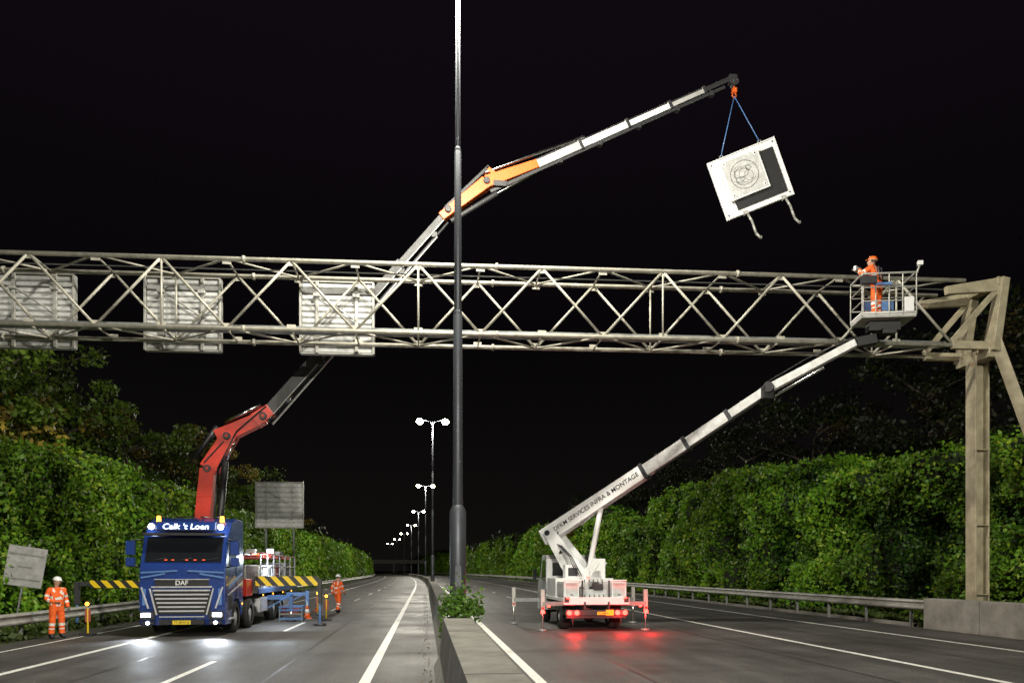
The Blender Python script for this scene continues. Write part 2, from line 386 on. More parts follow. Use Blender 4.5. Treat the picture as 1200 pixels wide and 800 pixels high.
# ------------------------------------------------------------ street lamps
def lamp(y,lit=True,power=5200,shield=False):
    x=.8+cv(y); zb=.85 if y>15 else .98
    if y<-10: zb=0
    e=empty('street_lamp',(x,y,zb)); mb=MB()
    mb.box((0,0,.02),(.5,.5,.04))
    mb.tube((0,0,.04),(0,0,2.6),.20,.20,0,20); mb.tube((0,0,2.6),(0,0,2.75),.20,.125,0,20)
    mb.tube((0,0,2.75),(0,0,7.4),.125,.11,0,20); mb.tube((0,0,7.4),(0,0,7.5),.11,.095,0,20); mb.tube((0,0,7.5),(0,0,11.4),.095,.08,0,18)
    mb.tube((0,0,11.4),(0,0,11.5),.08,.065,0,18); mb.tube((0,0,11.5),(0,0,16.7),.065,.05,0,16)
    mb.box((0,-.2,1.0),(.16,.02,.5))
    for s in(-1,1):
        mb.path([(0,0,16.3),(s*.25,0,16.7),(s*1.0,0,16.85)],.035)
        mb.prism([(-.14,16.80),(.14,16.80),(.10,16.95),(-.10,16.95)],s*.95,s*1.65)
        if shield: mb.box((s*1.0,0,16.42),(.03,.6,.74))  # added plate, out of view, keeps lamp light off the pole top
    mb.obj('pole',[polem],e,.008)
    bl=MB()
    for s in(-1,1): bl.sphere((s*1.33,0,16.70),(.36,.36,.30),0,16,12)  # lit bowls made oversize, their shape stands in for lamp glow
    bl.obj('lamp_lens',[streetl],e)
    if lit:
        for s in(-1,1): light('lamp_light','POINT',(s*1.35,0,16.18),power,(1,.95,.82),e,.24)
for k in range(-1,8): lamp(17.8+58.5*k,k<5,{-1:52000,0:7000,1:7000}.get(k,5200),k==0)  # unseen first lamp, behind the camera, is overpowered as added front fill

# ------------------------------------------------------------ gantry
G=empty('sign_gantry')
def gp(X,back,Z): return V((X,21.6+(18-X)*.049+back,Z))
ZT,ZB,D=11.4,9.3,1.3
mb=MB(); XL,XR=-15.5,17.0
for z in(ZT,ZB):
    for b in(0,D): mb.tube(gp(XL,b,z),gp(XR+.4,b,z),.068,.068,0,12)
bay=1.9; nb=int((XR-XL)/bay); bay=(XR-XL)/nb
for i in range(nb):
    a=XL+i*bay; c=a+bay
    for b,ph in((0,0),(D,1)):
        z0,z1=(ZB,ZT) if (i+ph)%2 else (ZT,ZB)
        mb.tube(gp(a,b,z0),gp(c,b,z1),.042,.042,0,8)
        if i%4==0: mb.tube(gp(a,b,ZB),gp(a,b,ZT),.03,.03,0,8)
    for z in(ZT,ZB):
        b0,b1=(0,D) if i%2 else (D,0)
        mb.tube(gp(a,b0,z),gp(c,b1,z),.032,.032,0,8)
        mb.tube(gp(a,0,z),gp(a,D,z),.03,.03,0,8)
    # gusset plates at the panel points
    for b in(0,D):
        for z,s in((ZT,-1),(ZB,1)): mb.box(gp(a,b,z+s*.09),(.26,.012,.14))
for i in range(1,nb,4):
    for b in(0,D):
        for z in(ZT,ZB):
            q=gp(XL+i*bay+.5,b,z); mb.tube(q-V((.04,0,0)),q+V((.04,0,0)),.11,.11,0,14)
mb.obj('truss',[gantry_m],G)
mb=MB(); mb.beam(gp(XL,.5,ZB+.1),gp(XR,.5,ZB+.1),.35,.05); mb.beam(gp(XL,.32,ZB+.16),gp(XR,.32,ZB+.16),.02,.12)
mb.tube(gp(XL,.15,ZT-.25),gp(XR,.15,ZT-.25),.02,.02,0,6); mb.obj('cable_tray',[galv_d],G)
mb=MB()
def hcol(p0,p1,w,h):
    p0=V(p0);p1=V(p1)
    for s in(-1,1): mb.beam(p0+V((s*w/2,0,0)),p1+V((s*w/2,0,0)),.05,h,0,up=(0,1,0)) 
    mb.beam(p0,p1,w-.05,.03,0,up=(0,1,0))
for sx,xo in((1,18.35),(-1,-15.9)):
    hcol(gp(xo,D*.5,0),gp(xo,D*.5,9.2),.46,.46)
    mb.beam(gp(xo+.1*sx,0,9.5),V((xo+2.0*sx,gp(xo,0,0).y-2.0,0)),.34,.34)
    for b in(0,D):
        mb.beam(gp(xo-1.6*sx,b,ZT-.35),gp(xo+.30*sx,b,ZT-.1),.16,.25,h1=.45)
        mb.beam(gp(xo-.05*sx,b,ZB-.2),gp(xo+.35*sx,b,ZT+.1),.26,.5,h1=.34)
        mb.beam(gp(xo-1.4*sx,b,ZB),gp(xo,b,ZB),.16,.26)
        mb.beam(gp(xo-1.4*sx,b,ZB+.1),gp(xo+.1*sx,b,ZT-.3),.10,.18)
    mb.beam(gp(xo,-.1,ZB-.2),gp(xo,D+.1,ZB-.2),.4,.36); mb.beam(gp(xo+.25*sx,-.1,ZT),gp(xo+.25*sx,D+.1,ZT),.3,.26)
    mb.box(gp(xo,D*.5,.3),(.9,1.,.6))
    for z in(1.2,3.5,6.): mb.box(gp(xo,D*.5,z),(.52,.5,.03))
mb.obj('legs',[leg_m],G,.012)

def sign_back(name,c,w,h,nr=12,parent=None,tilt=0):
    e=empty(name,c,(tilt,0,math.radians(-2.8)))
    mb=MB(); mb.box((0,0,0),(w,.10,h),0)
    for i in range(nr):
        z=-h/2+(i+.5)*h/nr
        mb.prism([(-.05,z-h/nr*.45),(-.12,z-h/nr*.28),(-.12,z+h/nr*.28),(-.05,z+h/nr*.45)],-w/2+.06,w/2-.06,1)
    for s in(-1,1):
        mb.box((s*(w/2),-.06,0),(.07,.22,h+.04),0); mb.box((s*w*.27,-.16,0),(.10,.08,h*1.02),0)
        mb.box((s*w*.27,-.24,h*.30),(.22,.12,.10),0); mb.box((s*w*.27,-.24,-h*.30),(.22,.12,.10),0)
    mb.box((0,-.06,h/2+.02),(w,.2,.05),0); mb.box((0,-.06,-h/2-.02),(w,.2,.05),0)
    mb.tube((-w*.27,-.2,h*.32),(w*.27,-.2,-.1),.025,.025,0,8)
    mb.obj('panel',[galv,whited],e,.008); return e
for x in(-12.3,-7.75,-2.85):
    q=gp(x,D+.45,10.25); sign_back('matrix_sign',q,2.35,2.3)
q=(-10.6,55,6.8); s=sign_back('roadside_sign',q,3.4,3.3,9)
mb=MB()
for a in(-1.,1.): mb.tube((a,.02,-6.8),(a,.02,1.5),.08,.08,0,10)
mb.obj('posts',[galv_d],s)
s=empty('warning_sign',(-13.2,25.2,0),(0,math.radians(9),math.radians(12)))
mb=MB(); mb.tube((0,0,-.05),(0,0,2.9),.035,.035,0,10); mb.box((0,-.05,2.15),(1.1,.03,1.3),1); mb.box((0,-.08,2.55),(1.,.03,.05),0); mb.box((0,-.08,1.75),(1.,.03,.05),0); mb.box((0,-.085,2.15),(.4,.04,.04),0)
mb.obj('board',[galv_d,cargo2],s,.01)
s=empty('footbridge',(cv(400)+3,400,0)); mb=MB()
mb.box((0,0,6.3),(70,3,1.1)); mb.box((0,-1.5,7.3),(70,.08,1.))
for x in(-14,-1.8,17): mb.box((x,0,3),(1.,2.2,6.))
mb.obj('deck',[concrete],s)

# ------------------------------------------------------------ crane truck
T=empty('crane_truck',(-7.3,23,0))
hw=1.245
arch=[(1.4+.62*math.cos(t),.5+.62*math.sin(t)) for t in np.linspace(0,math.pi,9)]
prof=[(.10,.34),(.02,.5),(0,1.15),(.03,2.05),(.10,2.2),(.40,3.05),(.50,3.15),(.85,3.52),(1.35,3.66),(2.2,3.66),(2.25,3.5),(2.25,.95)]+[(2.05,.6)]+arch+[(.78,.34)]
mb=MB(); mb.prism(prof,-hw,hw,0); cab=mb.obj('cab',[blue],T,.07,3)
mb=MB()
d=V((0,.30,.85)).normalized(); nrm=V((0,-.85,.30)).normalized()
c=V((0,.25,2.63))+nrm*.012
R=Matrix((V((1,0,0)),nrm*-1,d)).transposed()
mb.box(c,(2.22,.03,.80),0,R)
for s in(-1,1):
    x=s*(hw+.004); pts=[(.42,2.15),(1.25,2.15),(1.25,2.95),(.62,2.95)]
    mb.add([(x,y,z) for y,z in pts]+[(x-s*.02,y,z) for y,z in pts],[(0,1,2,3),(0,4,5,1),(1,5,6,2),(2,6,7,3),(3,7,4,0)],0)
mb.obj('windscreen',[glass],T)
mb=MB()
mb.box((0,.16,3.10),(2.3,.32,.08),0); 
for x in(-.75,0,.75): mb.tube((x-.3,.1,2.28),(x+.25,.13,2.38),.012,.012,0,6)
mb.box((0,-.012,1.62),(1.55,.04,.22),0)
mb.box((0,-.010,1.03),(1.66,.04,.72),0)
for i in range(6):
    z=.74+.125*i; w_=1.30+.07*i
    mb.prism([(-.03,z),(-.075,z+.015),(-.06,z+.05),(-.03,z+.06)],-w_/2,w_/2,1)
mb.box((0,-.02,.44),(1.3,.06,.15),0)
mb.box((0,-.03,1.50),(1.75,.06,.045),1); mb.box((0,-.03,1.73),(1.6,.05,.025),1); mb.box((0,-.03,.60),(1.3,.05,.03),1)
for s in(-1,1):
    mb.beam((s*.72,-.045,.66),(s*.92,-.045,1.46),.06,.04,1)
    mb.box((s*1.0,-.02,.64),(.44,.06,.26),0)
    mb.box((s*.98,-.015,.42),(.36,.05,.10),0)
    mb.beam((s*.15,.012,1.99),(s*1.20,.012,1.93),.05,.03,3,up=(0,1,0)); mb.beam((s*.5,.012,1.90),(s*1.20,.012,1.78),.05,.04,3,up=(0,1,0))
    mb.beam((s*1.18,-.004,1.50),(s*.97,-.012,.85),.05,.03,1,up=(0,1,0))
    mb.box((s*1.10,-.004,1.2),(.10,.03,.5),3)
    mb.tube((s*hw,.3,2.95),(s*1.52,.12,2.9),.025,.025,0,8); mb.tube((s*hw,.3,2.1),(s*1.52,.12,2.15),.025,.025,0,8)
    mb.box((s*1.52,.10,2.68),(.24,.14,.42),2); mb.box((s*1.52,.10,2.26),(.24,.14,.26),2)
    mb.box((s*1.25,.75,.5),(.06,.5,.06),1); mb.box((s*(hw+.005),.62,1.0),(.02,.45,.45),0)
    mb.box((s*(hw+.012),.98,1.85),(.025,.18,.04),0)
    mb.box((s*(hw+.004),1.33,1.75),(.012,.012,1.9),0)
    mb.beam((s*(hw+.003),.4,1.45),(s*(hw+.003),2.1,1.9),.02,.10,3); mb.beam((s*(hw+.003),.4,1.25),(s*(hw+.003),2.1,1.6),.02,.05,1)
for x in(-.6,-.2,.2,.6): mb.tube((x,1.2,3.7),(x+.02,1.9,3.74),.03,.03,0,8)
mb.obj('trim',[black,silver,blue,bluel],T,.010)
Rb=Matrix.Rotation(math.radians(-30),3,'X')
mb=MB(); mb.box((0,.40,3.36),(1.75,.06,.30),0,Rb); mb.box((0,.395,3.36),(1.80,.03,.34),1,Rb); mb.obj('roof_name_board',[blue,black],T,.012)
Mf=lambda x,y,z,tilt=0:Matrix.Translation((x,y,z))@Matrix.Rotation(math.radians(90+tilt),4,'X')
text('name_sign',"Calk 't Loen",.28,signl,Matrix.Translation((0,.352,3.345))@Matrix.Rotation(math.radians(90-30),4,'X'),T,.004)
text('maker_badge','DAF',.20,white,Mf(0,-.045,1.62),T,.01)
mb=MB()
for s in(-1,1):
    mb.tube((s*1.02,.40,3.36),(s*1.02,.34,3.33),.085,.085,0,16)
    mb.box((s*1.03,-.055,.66),(.26,.04,.11)); mb.tube((s*.98,-.03,.42),(s*.98,-.06,.42),.05,.05,0,12)
mb.obj('headlamps',[headl],T)
mb=MB()
for s in(-1,1): mb.tube((s*.95,.8,3.52),(s*.95,.8,3.70),.07,.055,0,14); mb.box((s*1.235,2.1,.9),(.03,.1,.05))
for y in(5.2,7,9,11): mb.box((1.26,y,1.08),(.02,.08,.05))
mb.obj('marker_lamps',[sideL],T)
mb=MB()
for x in(-.5,-.3,.1,.35,.6): mb.box((x,.083,2.32),(.08,.01,.03),0,R)
mb.obj('dashboard_glow',[dashL],T)
mb=MB(); mb.box((0,-.055,.43),(.52,.012,.12)); mb.obj('number_plate',[plate],T); text('plate_text','77-BHV-6',.11,black,Mf(0,-.064,.43),T,.001)
mb=MB()
for s in(-1,1): mb.beam((s*.42,1.0,.92),(s*.42,12.3,.92),.10,.28)
for y in(1.4,3.35,7.4,8.8): mb.tube((-1.0,y,.5),(1.0,y,.5),.08,.08,0,10)
for y in(2.6,5,6.2,10.4,12.2): mb.box((0,y,.92),(.8,.1,.2))
mb.box((0,8.5,1.22),(2.5,8.0,.12),0)
for s in(-1,1):
    mb.box((s*1.0,5.6,.72),(.42,1.3,.55),1); mb.box((s*1.2,10.6,.72),(.05,2.4,.35),1)
    mb.box((s*1.245,8.5,1.24),(.03,8.,.2),2)
    for y in(7.4,8.8): mb.prism([(y-.6,1.0),(y-.45,1.12),(y+.45,1.12),(y+.6,1.0),(y+.6,1.05),(y+.45,1.16),(y-.45,1.16),(y-.6,1.05)],s*.75,s*1.25,3)
mb.obj('chassis',[chass,silver,bluel,black],T,.015)
mb=MB()
for y in(1.4,3.35,7.4,8.8):
    for s in(-1,1): mb.wheel((s*1.06,y,.51),.51,.34)
mb.obj('wheels',[rubber,silver],T)
mb=MB(); r=random.Random(3)
mb.box((0,4.75,1.7),(2.45,.08,.9),1)
for i in range(6): mb.beam((-1.2+.48*i,4.70,1.3),(-1.2+.48*i,4.70,2.2),.05,.04,2)
for i in range(5): mb.box((-.62,6.0+i*1.25,1.28+.35+.04*i),(1.0,1.1,.65),[1,0,2,1,3][i])
for i in range(9):
    y=5.3+i*.78; h=r.uniform(.6,1.15); mb.box((.62,y,1.29+h/2),(1.05,.66,h),[1,2,1,2,0,1,2,1,2][i])
    mb.box((1.16,y,1.29+h*.6),(.02,.5,.06),2); mb.box((1.16,y,1.29+h*.3),(.02,.4,.05),[3,0,1][i%3])
for y in np.arange(5,12.4,1.2):
    mb.box((1.2,y,1.95),(.05,.05,1.35),1); mb.box((-1.2,y,1.95),(.05,.05,1.35),1)
for z in(1.7,2.15,2.62): mb.tube((1.2,5,z),(1.2,12.3,z),.025,.025,0 if z>2.5 else 1,6)
for i in range(5): mb.box((.0,6+i*1.4,2.55),(2.2,.08,.09),0)
for i in range(8): mb.tube((-.9+.25*i,5.,2.62),(-.9+.25*i,12.,2.64),.04,.04,[1,0,2,3][i%4],8)
for i in range(14):
    x=r.uniform(-1,1); y=r.uniform(5.2,12); mb.box((x,y,2.72),(r.uniform(.1,.5),r.uniform(.2,.9),r.uniform(.06,.22)),r.choice([0,1,2,2,3]))
mb.obj('load_of_sign_parts',[cargo1,cargo2,whited,orange],T,.015)
mb=MB()
mb.beam((-4.9,4.2,1.52),(3.55,4.2,1.62),.26,.16,0); mb.box((0,4.2,1.35),(2.5,.5,.35),0)
mb.box((3.5,4.05,1.25),(.14,.18,.9),0); mb.tube((3.5,4.05,.85),(3.5,4.05,.1),.045,.045,1,12); mb.tube((3.5,4.05,.02),(3.5,4.05,.09),.24,.2,0,16)
mb.box((-4.8,4.05,1.2),(.14,.18,.8),0); mb.tube((-4.8,4.05,.8),(-4.8,4.05,.1),.045,.045,1,12); mb.tube((-4.8,4.05,.02),(-4.8,4.05,.09),.24,.2,0,16)
for s in(-1,1):
    for y in(6.2,10.2):
        mb.beam((s*1.2,y,.95),(s*2.1,y,.95),.2,.16,1); mb.box((s*2.1,y,.75),(.15,.15,.7),1); mb.tube((s*2.1,y,.4),(s*2.1,y,.05),.05,.05,2,10); mb.tube((s*2.1,y,.02),(s*2.1,y,.07),.2,.18,0,14)
        mb.beam((s*1.25,y-.12,.55),(s*2.05,y-.12,1.0),.05,.05,1)
mb.obj('outriggers',[cranegrey,bluel,chrome],T,.01)
mb=MB(); mb.box((2.35,3.99,1.62),(2.2,.03,.34)); mb.box((-3.2,3.99,1.52),(2.3,.03,.26)); mb.obj('hazard_boards',[hazard],T)

def LT(p): return V((p[0]+7.3,p[1]-23,p[2]))
yb=26.5
P=[(-7.9,yb,3.4),(-7.5,yb,5.53),(-6.85,yb,6.68),(-5.63,yb,7.4),(-3.71,yb,9.55),(-.86,yb,13.34),(.83,yb,15.05),(2.23,yb,16.17),(4.13,yb,16.98),(8.52,yb,19.45),(11.61,yb,20.75)]
P=[LT(p) for p in P]
mb=MB()
base=V((-.45,3.5,1.1))
mb.box((0,3.5,1.4),(2.3,.9,.6),0); mb.tube(base,V((-.55,3.5,2.4)),.38,.33,0,18)
mb.beam(V((-.55,3.5,2.2)),P[1],.5,.50,0,.5,.58)
mb.beam(P[1],P[2]+V((.1,0,.1)),.5,.60,0,.46,.5)
mb.beam(P[2]-V((.35,0,.05)),P[3],.42,.55,0,.4,.42)
mb.beam(P[3]-V((.3,0,.15)),P[3]+(P[4]-P[3])*.12,.44,.5,0,.4,.42)
for c in(P[1],P[2],P[3]): mb.tube(c-V((0,.32,0)),c+V((0,.32,0)),.13,.13,1,14); mb.tube(c-V((0,.34,0)),c+V((0,.34,0)),.06,.06,0,10)
# ribs and stiffeners
for t in(.2,.45,.7): 
    q=V((-.55,3.5,2.2)).lerp(P[1],t); mb.beam(q-V((.27,.262,0)),q+V((.27,-.262,.06)),.02,.05,0,up=(0,1,0))
mb.beam(P[1]+V((-.1,-.262,.2)),P[2]+V((-.1,-.25,-.2)),.03,.16,1,up=(0,1,0))
mb.obj('crane_lower_arm',[red,cranegrey],T,.03)
mb=MB()
mb.tube(V((.1,3.2,2.2)),P[1]+V((.55,-.05,.3)),.12,.12,1,14); mb.tube(P[1]+V((.55,-.05,.3)),P[2]+V((.25,-.05,-.1)),.06,.06,0,12)
mb.tube(P[1]+V((-.45,-.1,.4)),P[2]+V((-.35,-.1,.35)),.1,.1,1,12)
mb.tube(P[2]+V((-.1,-.1,.5)),P[3]+V((-.1,-.1,.42)),.07,.07,0,12)
for k2 in range(4):
    o=V((.33,-.3+.05*k2,.0)); mb.path([base+o+V((0,0,1)),P[1]+o*1.1,P[2]+o+V((0,0,.15)),P[3]+V((.1,-.28+.04*k2,.35))],.02,1,6)
mb.obj('crane_lift_rams',[chrome,black],T)
mb=MB()
S0,S1=P[3],P[6]; dd=(S1-S0).normalized(); Ltot=(S1-S0).length
secs=[(0,.28,.40),(.28,.52,.35),(.52,.74,.30),(.74,1.,.26)]
n_=dd.cross(V((0,1,0))).normalized()
for a,b,w in secs:
    mb.beam(S0+dd*Ltot*a,S0+dd*Ltot*b,w*.8,w,0); mb.beam(S0+dd*(Ltot*b-.12),S0+dd*(Ltot*b+.02),w*.8+.06,w+.07,0)
    mb.beam(S0+dd*(Ltot*a+.1)-n_*(w*.5-.01)-V((0,w*.4,0)),S0+dd*(Ltot*b-.15)-n_*(w*.5-.01)-V((0,w*.4,0)),.03,.03,1)
for s in(-1,): 
    mb.tube(S0+n_*s*.34,S0+dd*Ltot*.97+n_*s*.26,.045,.045,0,8); mb.tube(S0+n_*s*.40+V((0,-.1,0)),S0+dd*Ltot*.9+n_*s*.34+V((0,-.1,0)),.03,.03,1,8)
    for t in(.1,.28,.5,.72,.9): mb.box(S0+dd*Ltot*t+n_*s*.2,(.2,.2,.2),0)
mb.obj('crane_telescopic_arm',[cranegrey,cranelt],T,.012)
mb=MB()
J0=P[6]-V((.25,0,.25)); 
mb.beam(J0,P[7],.32,.30,0,.34,.44); mb.beam(P[7],P[8],.34,.44,0,.28,.30)
mb.beam(P[6]+V((-.1,0,.1)),P[7]+V((.1,0,.60)),.2,.12,1); mb.beam(P[7]+V((0,0,.55)),P[7]+V((.5,0,.2)),.2,.14,0)
mb.box(P[7]+V((.5,-.16,-.05)),(.5,.05,.2),1)
for c in(P[6],P[7]): mb.tube(c-V((0,.26,0)),c+V((0,.26,0)),.12,.12,1,14)
mb.obj('jib_base',[orange,cranegrey],T,.02)
mb=MB(); 
dj=(P[10]-P[8]).normalized(); Lj=(P[10]-P[8]).length
nj=dj.cross(V((0,1,0))).normalized()
for a,b,w,mi in [(0,.22,.33,0),(.22,.46,.29,1),(.46,.68,.25,1),(.68,.86,.21,0),(.86,1.0,.17,2)]:
    mb.beam(P[8]+dj*Lj*a,P[8]+dj*Lj*b,w*.8,w,mi); mb.beam(P[8]+dj*(Lj*b-.1),P[8]+dj*(Lj*b+.02),w*.8+.05,w+.06,2)
    mb.beam(P[8]+dj*Lj*a+nj*(w*.5-.03)-V((0,w*.4,0)),P[8]+dj*(Lj*b-.12)+nj*(w*.5-.03)-V((0,w*.4,0)),.02,.05,2)
mb.beam(P[7]-nj*.34,P[10]-dj*.4-nj*.20,.12,.12,2); mb.tube(P[7]+nj*.38,P[8]+dj*Lj*.25+nj*.25,.06,.06,3,10)
for t in(.1,.3,.5,.7,.88): mb.box(P[8]+dj*Lj*t-nj*.22,(.18,.2,.18),2)
mb.tube(P[6]+V((.1,0,-.35)),P[7]+V((.4,0,-.35)),.09,.09,2,10); mb.tube(P[7]+V((.4,0,-.35)),P[8]+V((0,0,-.25)),.05,.05,3,10)
mb.box(P[10]+V((.05,0,-.05)),(.3,.22,.34),2); mb.tube(P[10]+V((.12,-.15,-.15)),P[10]+V((.12,.15,-.15)),.14,.14,2,14)
mb.obj('jib_telescope',[cranelt,white,cranegrey,chrome],T,.01)
hk=P[10]+V((.12,0,-.25)); mb=MB()
mb.tube(hk,hk-V((0,0,.15)),.03,.03,0,8); mb.box(hk-V((0,0,.2)),(.16,.14,.18),0)
pts=[hk+V((.0+.08*math.sin(t),0,-.38-.08*math.cos(t))) for t in np.linspace(-2.6,1.9,9)]
mb.path([hk-V((0,0,.26))]+pts[::-1],.022,0); mb.obj('hook',[orange],T)

# ------------------------------------------------------------ hanging sign
pc=V((12.28,26.3,16.85))
H=empty('hanging_matrix_sign',pc,(math.radians(3),math.radians(-20),math.radians(-12)))
mb=MB()
W,Hh=2.65,2.3
mb.box((0,0,0),(W,.06,Hh),0)
mb.box((.16,-.05,-.06),(1.95,.05,1.75),1)
mb.box((-.24,-.20,.16),(1.52,.12,1.52),0)
mb.box((-.24,-.265,.16),(1.40,.012,1.40),2)
for x in(-.8,.3):
    mb.box((x,-.11,.1),(.1,.12,1.3),1)
for s in(-1,1):
    mb.box((s*(W/2-.03),-.05,0),(.04,.05,Hh),0); mb.box((0,-.05,s*(Hh/2-.03)),(W-.2,.05,.04),0)
    mb.tube((s*1.2,-.03,1.0),(s*1.2,-.06,1.0),.03,.03,1,8); mb.tube((s*1.2,-.03,-1.0),(s*1.2,-.06,-1.0),.03,.03,1,8)
for x in(-.24-.6,-.24+.6):
    for z in(.16-.6,.16+.6): mb.tube((x,-.265,z),(x,-.285,z),.07,.07,0,14); mb.tube((x,-.285,z),(x,-.295,z),.03,.03,1,10)
mb.obj('casing',[white,black,whited],H,.01)
mb=MB()
def ring(r,th,sx=1,sz=1,cx=0,cz=0,t0=0,t1=6.2832,n=36):
    ps=[V((-.24+cx+r*sx*math.cos(t),-.275,.16+cz+r*sz*math.sin(t))) for t in np.linspace(t0,t1,n)]
    mb.path(ps,th,0,5)
ring(.52,.009); ring(.2,.007,1.4,.8,-.1,.08); ring(.16,.007,1,1.2,.15,-.08); ring(.26,.006,.8,1.1,.02,-.02,.5,4.9); ring(.12,.007,1.3,.8,-.2,-.12); ring(.33,.006,1,.5,0,.14,0,3.4); ring(.09,.007,1,1,.2,.2); ring(.38,.006,1,.7,0,-.1,3.3,5.9); ring(.3,.006,.5,1.2,-.2,0,1.2,4.4)
mb.obj('marking',[chass],H)
mb=MB()
for x in(-.65,.85):
    mb.path([(x,-.05,-1.05),(x+.10,-.12,-1.25),(x+.12,-.2,-1.55),(x+.08,-.3,-2.05),(x+.16,-.35,-2.3),(x+.22,-.3,-2.25)],.045,0,8)
    mb.box((x+.05,-.1,-1.15),(.14,.2,.12),0)
mb.obj('mounting_legs',[galv],H)
Hm=Matrix.Translation(pc)@Euler(H.rotation_euler).to_matrix().to_4x4()
hw_=V((hk.x-7.3,hk.y+23,hk.z-.4)); Hi=Hm.inverted()
mb=MB(); hl=Hi@hw_
for x in(-.75,.75):
    mb.tube(hl,(x,-.05,Hh/2+.05),.02,.02,0,6); mb.path([(x-.06,-.05,Hh/2-.06),(x-.06,-.05,Hh/2+.06),(x+.06,-.05,Hh/2+.06),(x+.06,-.05,Hh/2-.06)],.014,1,6)
mb.obj('slings',[bluel,galv],H)

# ------------------------------------------------------------ boom lift truck
B=empty('boom_lift_truck',(5.6,23.3,0))
def LB(p): return V((p[0]-5.6,p[1]-23.3,p[2]))
mb=MB()
for s in(-1,1): mb.beam((s*.4,.1,.72),(s*.4,5.2,.72),.09,.2,0)
mb.tube((-.85,1.3,.42),(.85,1.3,.42),.07,.07,0,10); mb.tube((-.85,4.9,.42),(.85,4.9,.42),.05,.05,0,10); mb.sphere((0,1.3,.42),.17,0)
mb.box((0,.12,.50),(2.0,.1,.14),0)
for s in(-1,1): mb.prism([(.78,.68),(.95,.90),(1.65,.90),(1.82,.68),(1.82,.72),(1.67,.94),(.93,.94),(.78,.72)],s*.62,s*1.04,0)
mb.obj('chassis',[chass],B,.01)
mb=MB()
for y in(1.3,4.9):
    for s in(-1,1): mb.wheel((s*.86,y,.42),.42,.36 if y<2 else .24)
mb.obj('wheels',[rubber,silver],B)
mb=MB()
mb.box((0,2.1,1.02),(2.15,4.1,.10),0)
mb.box((0,.04,1.0),(2.2,.05,.24),0)
for s in(-1,1):
    mb.box((s*.80,.85,1.35),(.50,1.3,.55),0); mb.box((s*.83,2.7,1.4),(.42,1.7,.65),0); mb.box((s*.80,.194,1.36),(.40,.012,.42),1)
    mb.box((s*.80,.185,1.2),(.10,.02,.03),2); mb.box((s*.45,.15,1.35),(.05,.05,.65),2)
    mb.box((s*1.055,.85,1.36),(.012,1.1,.42),1); mb.tube((s*.45,.15,1.67),(s*1.04,.15,1.67),.025,.025,0,8)
    mb.box((s*1.0,.012,1.04),(.16,.012,.18),2)
mb.box((0,.5,1.22),(.8,.5,.3),1); mb.box((.1,.35,1.45),(.3,.25,.22),2); mb.tube((-.25,.4,1.38),(-.25,.4,1.62),.1,.1,1,14)
for i in range(5): mb.tube((-.35+.16*i,.22,1.12),(-.3+.15*i,.5,1.7),.018,.018,2,6)
cp=[(4.15,.5),(4.15,2.45),(4.35,2.6),(5.1,2.6),(5.55,1.85),(6.2,1.5),(6.3,.9),(6.3,.45)]
mb.prism(cp,-.98,.98,0)
mb.obj('body',[white,whited,chass],B,.03,2)
mb=MB(); mb.box((0,4.14,2.05),(1.5,.02,.5)); 
for s in(-1,1):
    x=s*.985; mb.add([(x,4.35,1.6),(x,5.35,1.65),(x,5.05,2.4),(x,4.35,2.4)],[(0,1,2,3)]); mb.tube((s*.98,5.4,1.7),(s*1.2,5.35,1.75),.02,.02,0,6); mb.box((s*1.25,5.35,1.85),(.14,.1,.4))
mb.obj('cab_windows',[glass],B)
mb=MB()
for y,o in((.35,1.75),(3.7,2.3)):
    mb.beam((-o,y,.90),(o,y,.90),.14,.14,0)
    for s in(-1,1):
        mb.box((s*o,y,1.0),(.13,.13,.75),1); mb.tube((s*o,y,.65),(s*o,y,.07),.035,.035,2,10); mb.tube((s*o,y,.01),(s*o,y,.06),.17,.14,0,14)
        mb.box((s*o,y-.07,.76),(.10,.012,.08),3)
mb.obj('outriggers',[galv_d,galv,chrome,red],B,.008)
mb=MB(); mb.box((0,-.02,.62),(2.1,.07,.18),0); 
for s in(-1,1): mb.box((s*.4,-.01,.82),(.06,.05,.3),0); mb.tube((s*.8,.0,.45),(s*.8,.05,.2),.02,.02,0,6)
mb.obj('light_bar',[chass],B,.01)
mb=MB()
for s in(-1,1):
    for x in(.68,.93): mb.tube((s*x,-.05,.62),(s*x,-.085,.62),.08,.08,0,16)
    mb.box((s*1.75,.26,.62),(.13,.02,.07)); mb.box((s*1.55,.26,.82),(.09,.02,.06)); 
mb.box((-.1,.9,1.75),(.06,.08,.08)); mb.box((.12,.24,1.47),(.05,.02,.05)); mb.box((-.95,.002,1.10),(.12,.02,.04)); mb.box((.95,.002,1.10),(.12,.02,.04))
mb.obj('tail_lamps',[taill],B)
mb=MB(); mb.box((.42,-.065,.62),(.26,.012,.18)); mb.box((.20,-.068,.60),(.40,.010,.10)); mb.obj('number_plate',[plate],B); text('plate_text','VL-508-K',.085,black,Mf(.20,-.076,.60),B,.001)
for x in(-.8,.8,1.75): light('tail_glow','POINT',(x,-.34,.55),55,(1,.02,.02),B,.05)
A=LB((4.75,27.0,3.4)); C=LB((11.07,22.3,7.88)); Dp=LB((12.9,20.45,8.85))
db=(C-A).normalized(); side=V((db.y,-db.x,0)).normalized()
if side.y>0: side=-side
mb=MB(); tb=V((0,2.75,1.1))
mb.tube(tb,tb+V((0,0,.3)),.5,.5,1,28); mb.tube(tb+V((0,0,.3)),tb+V((0,0,.5)),.4,.36,0,24)
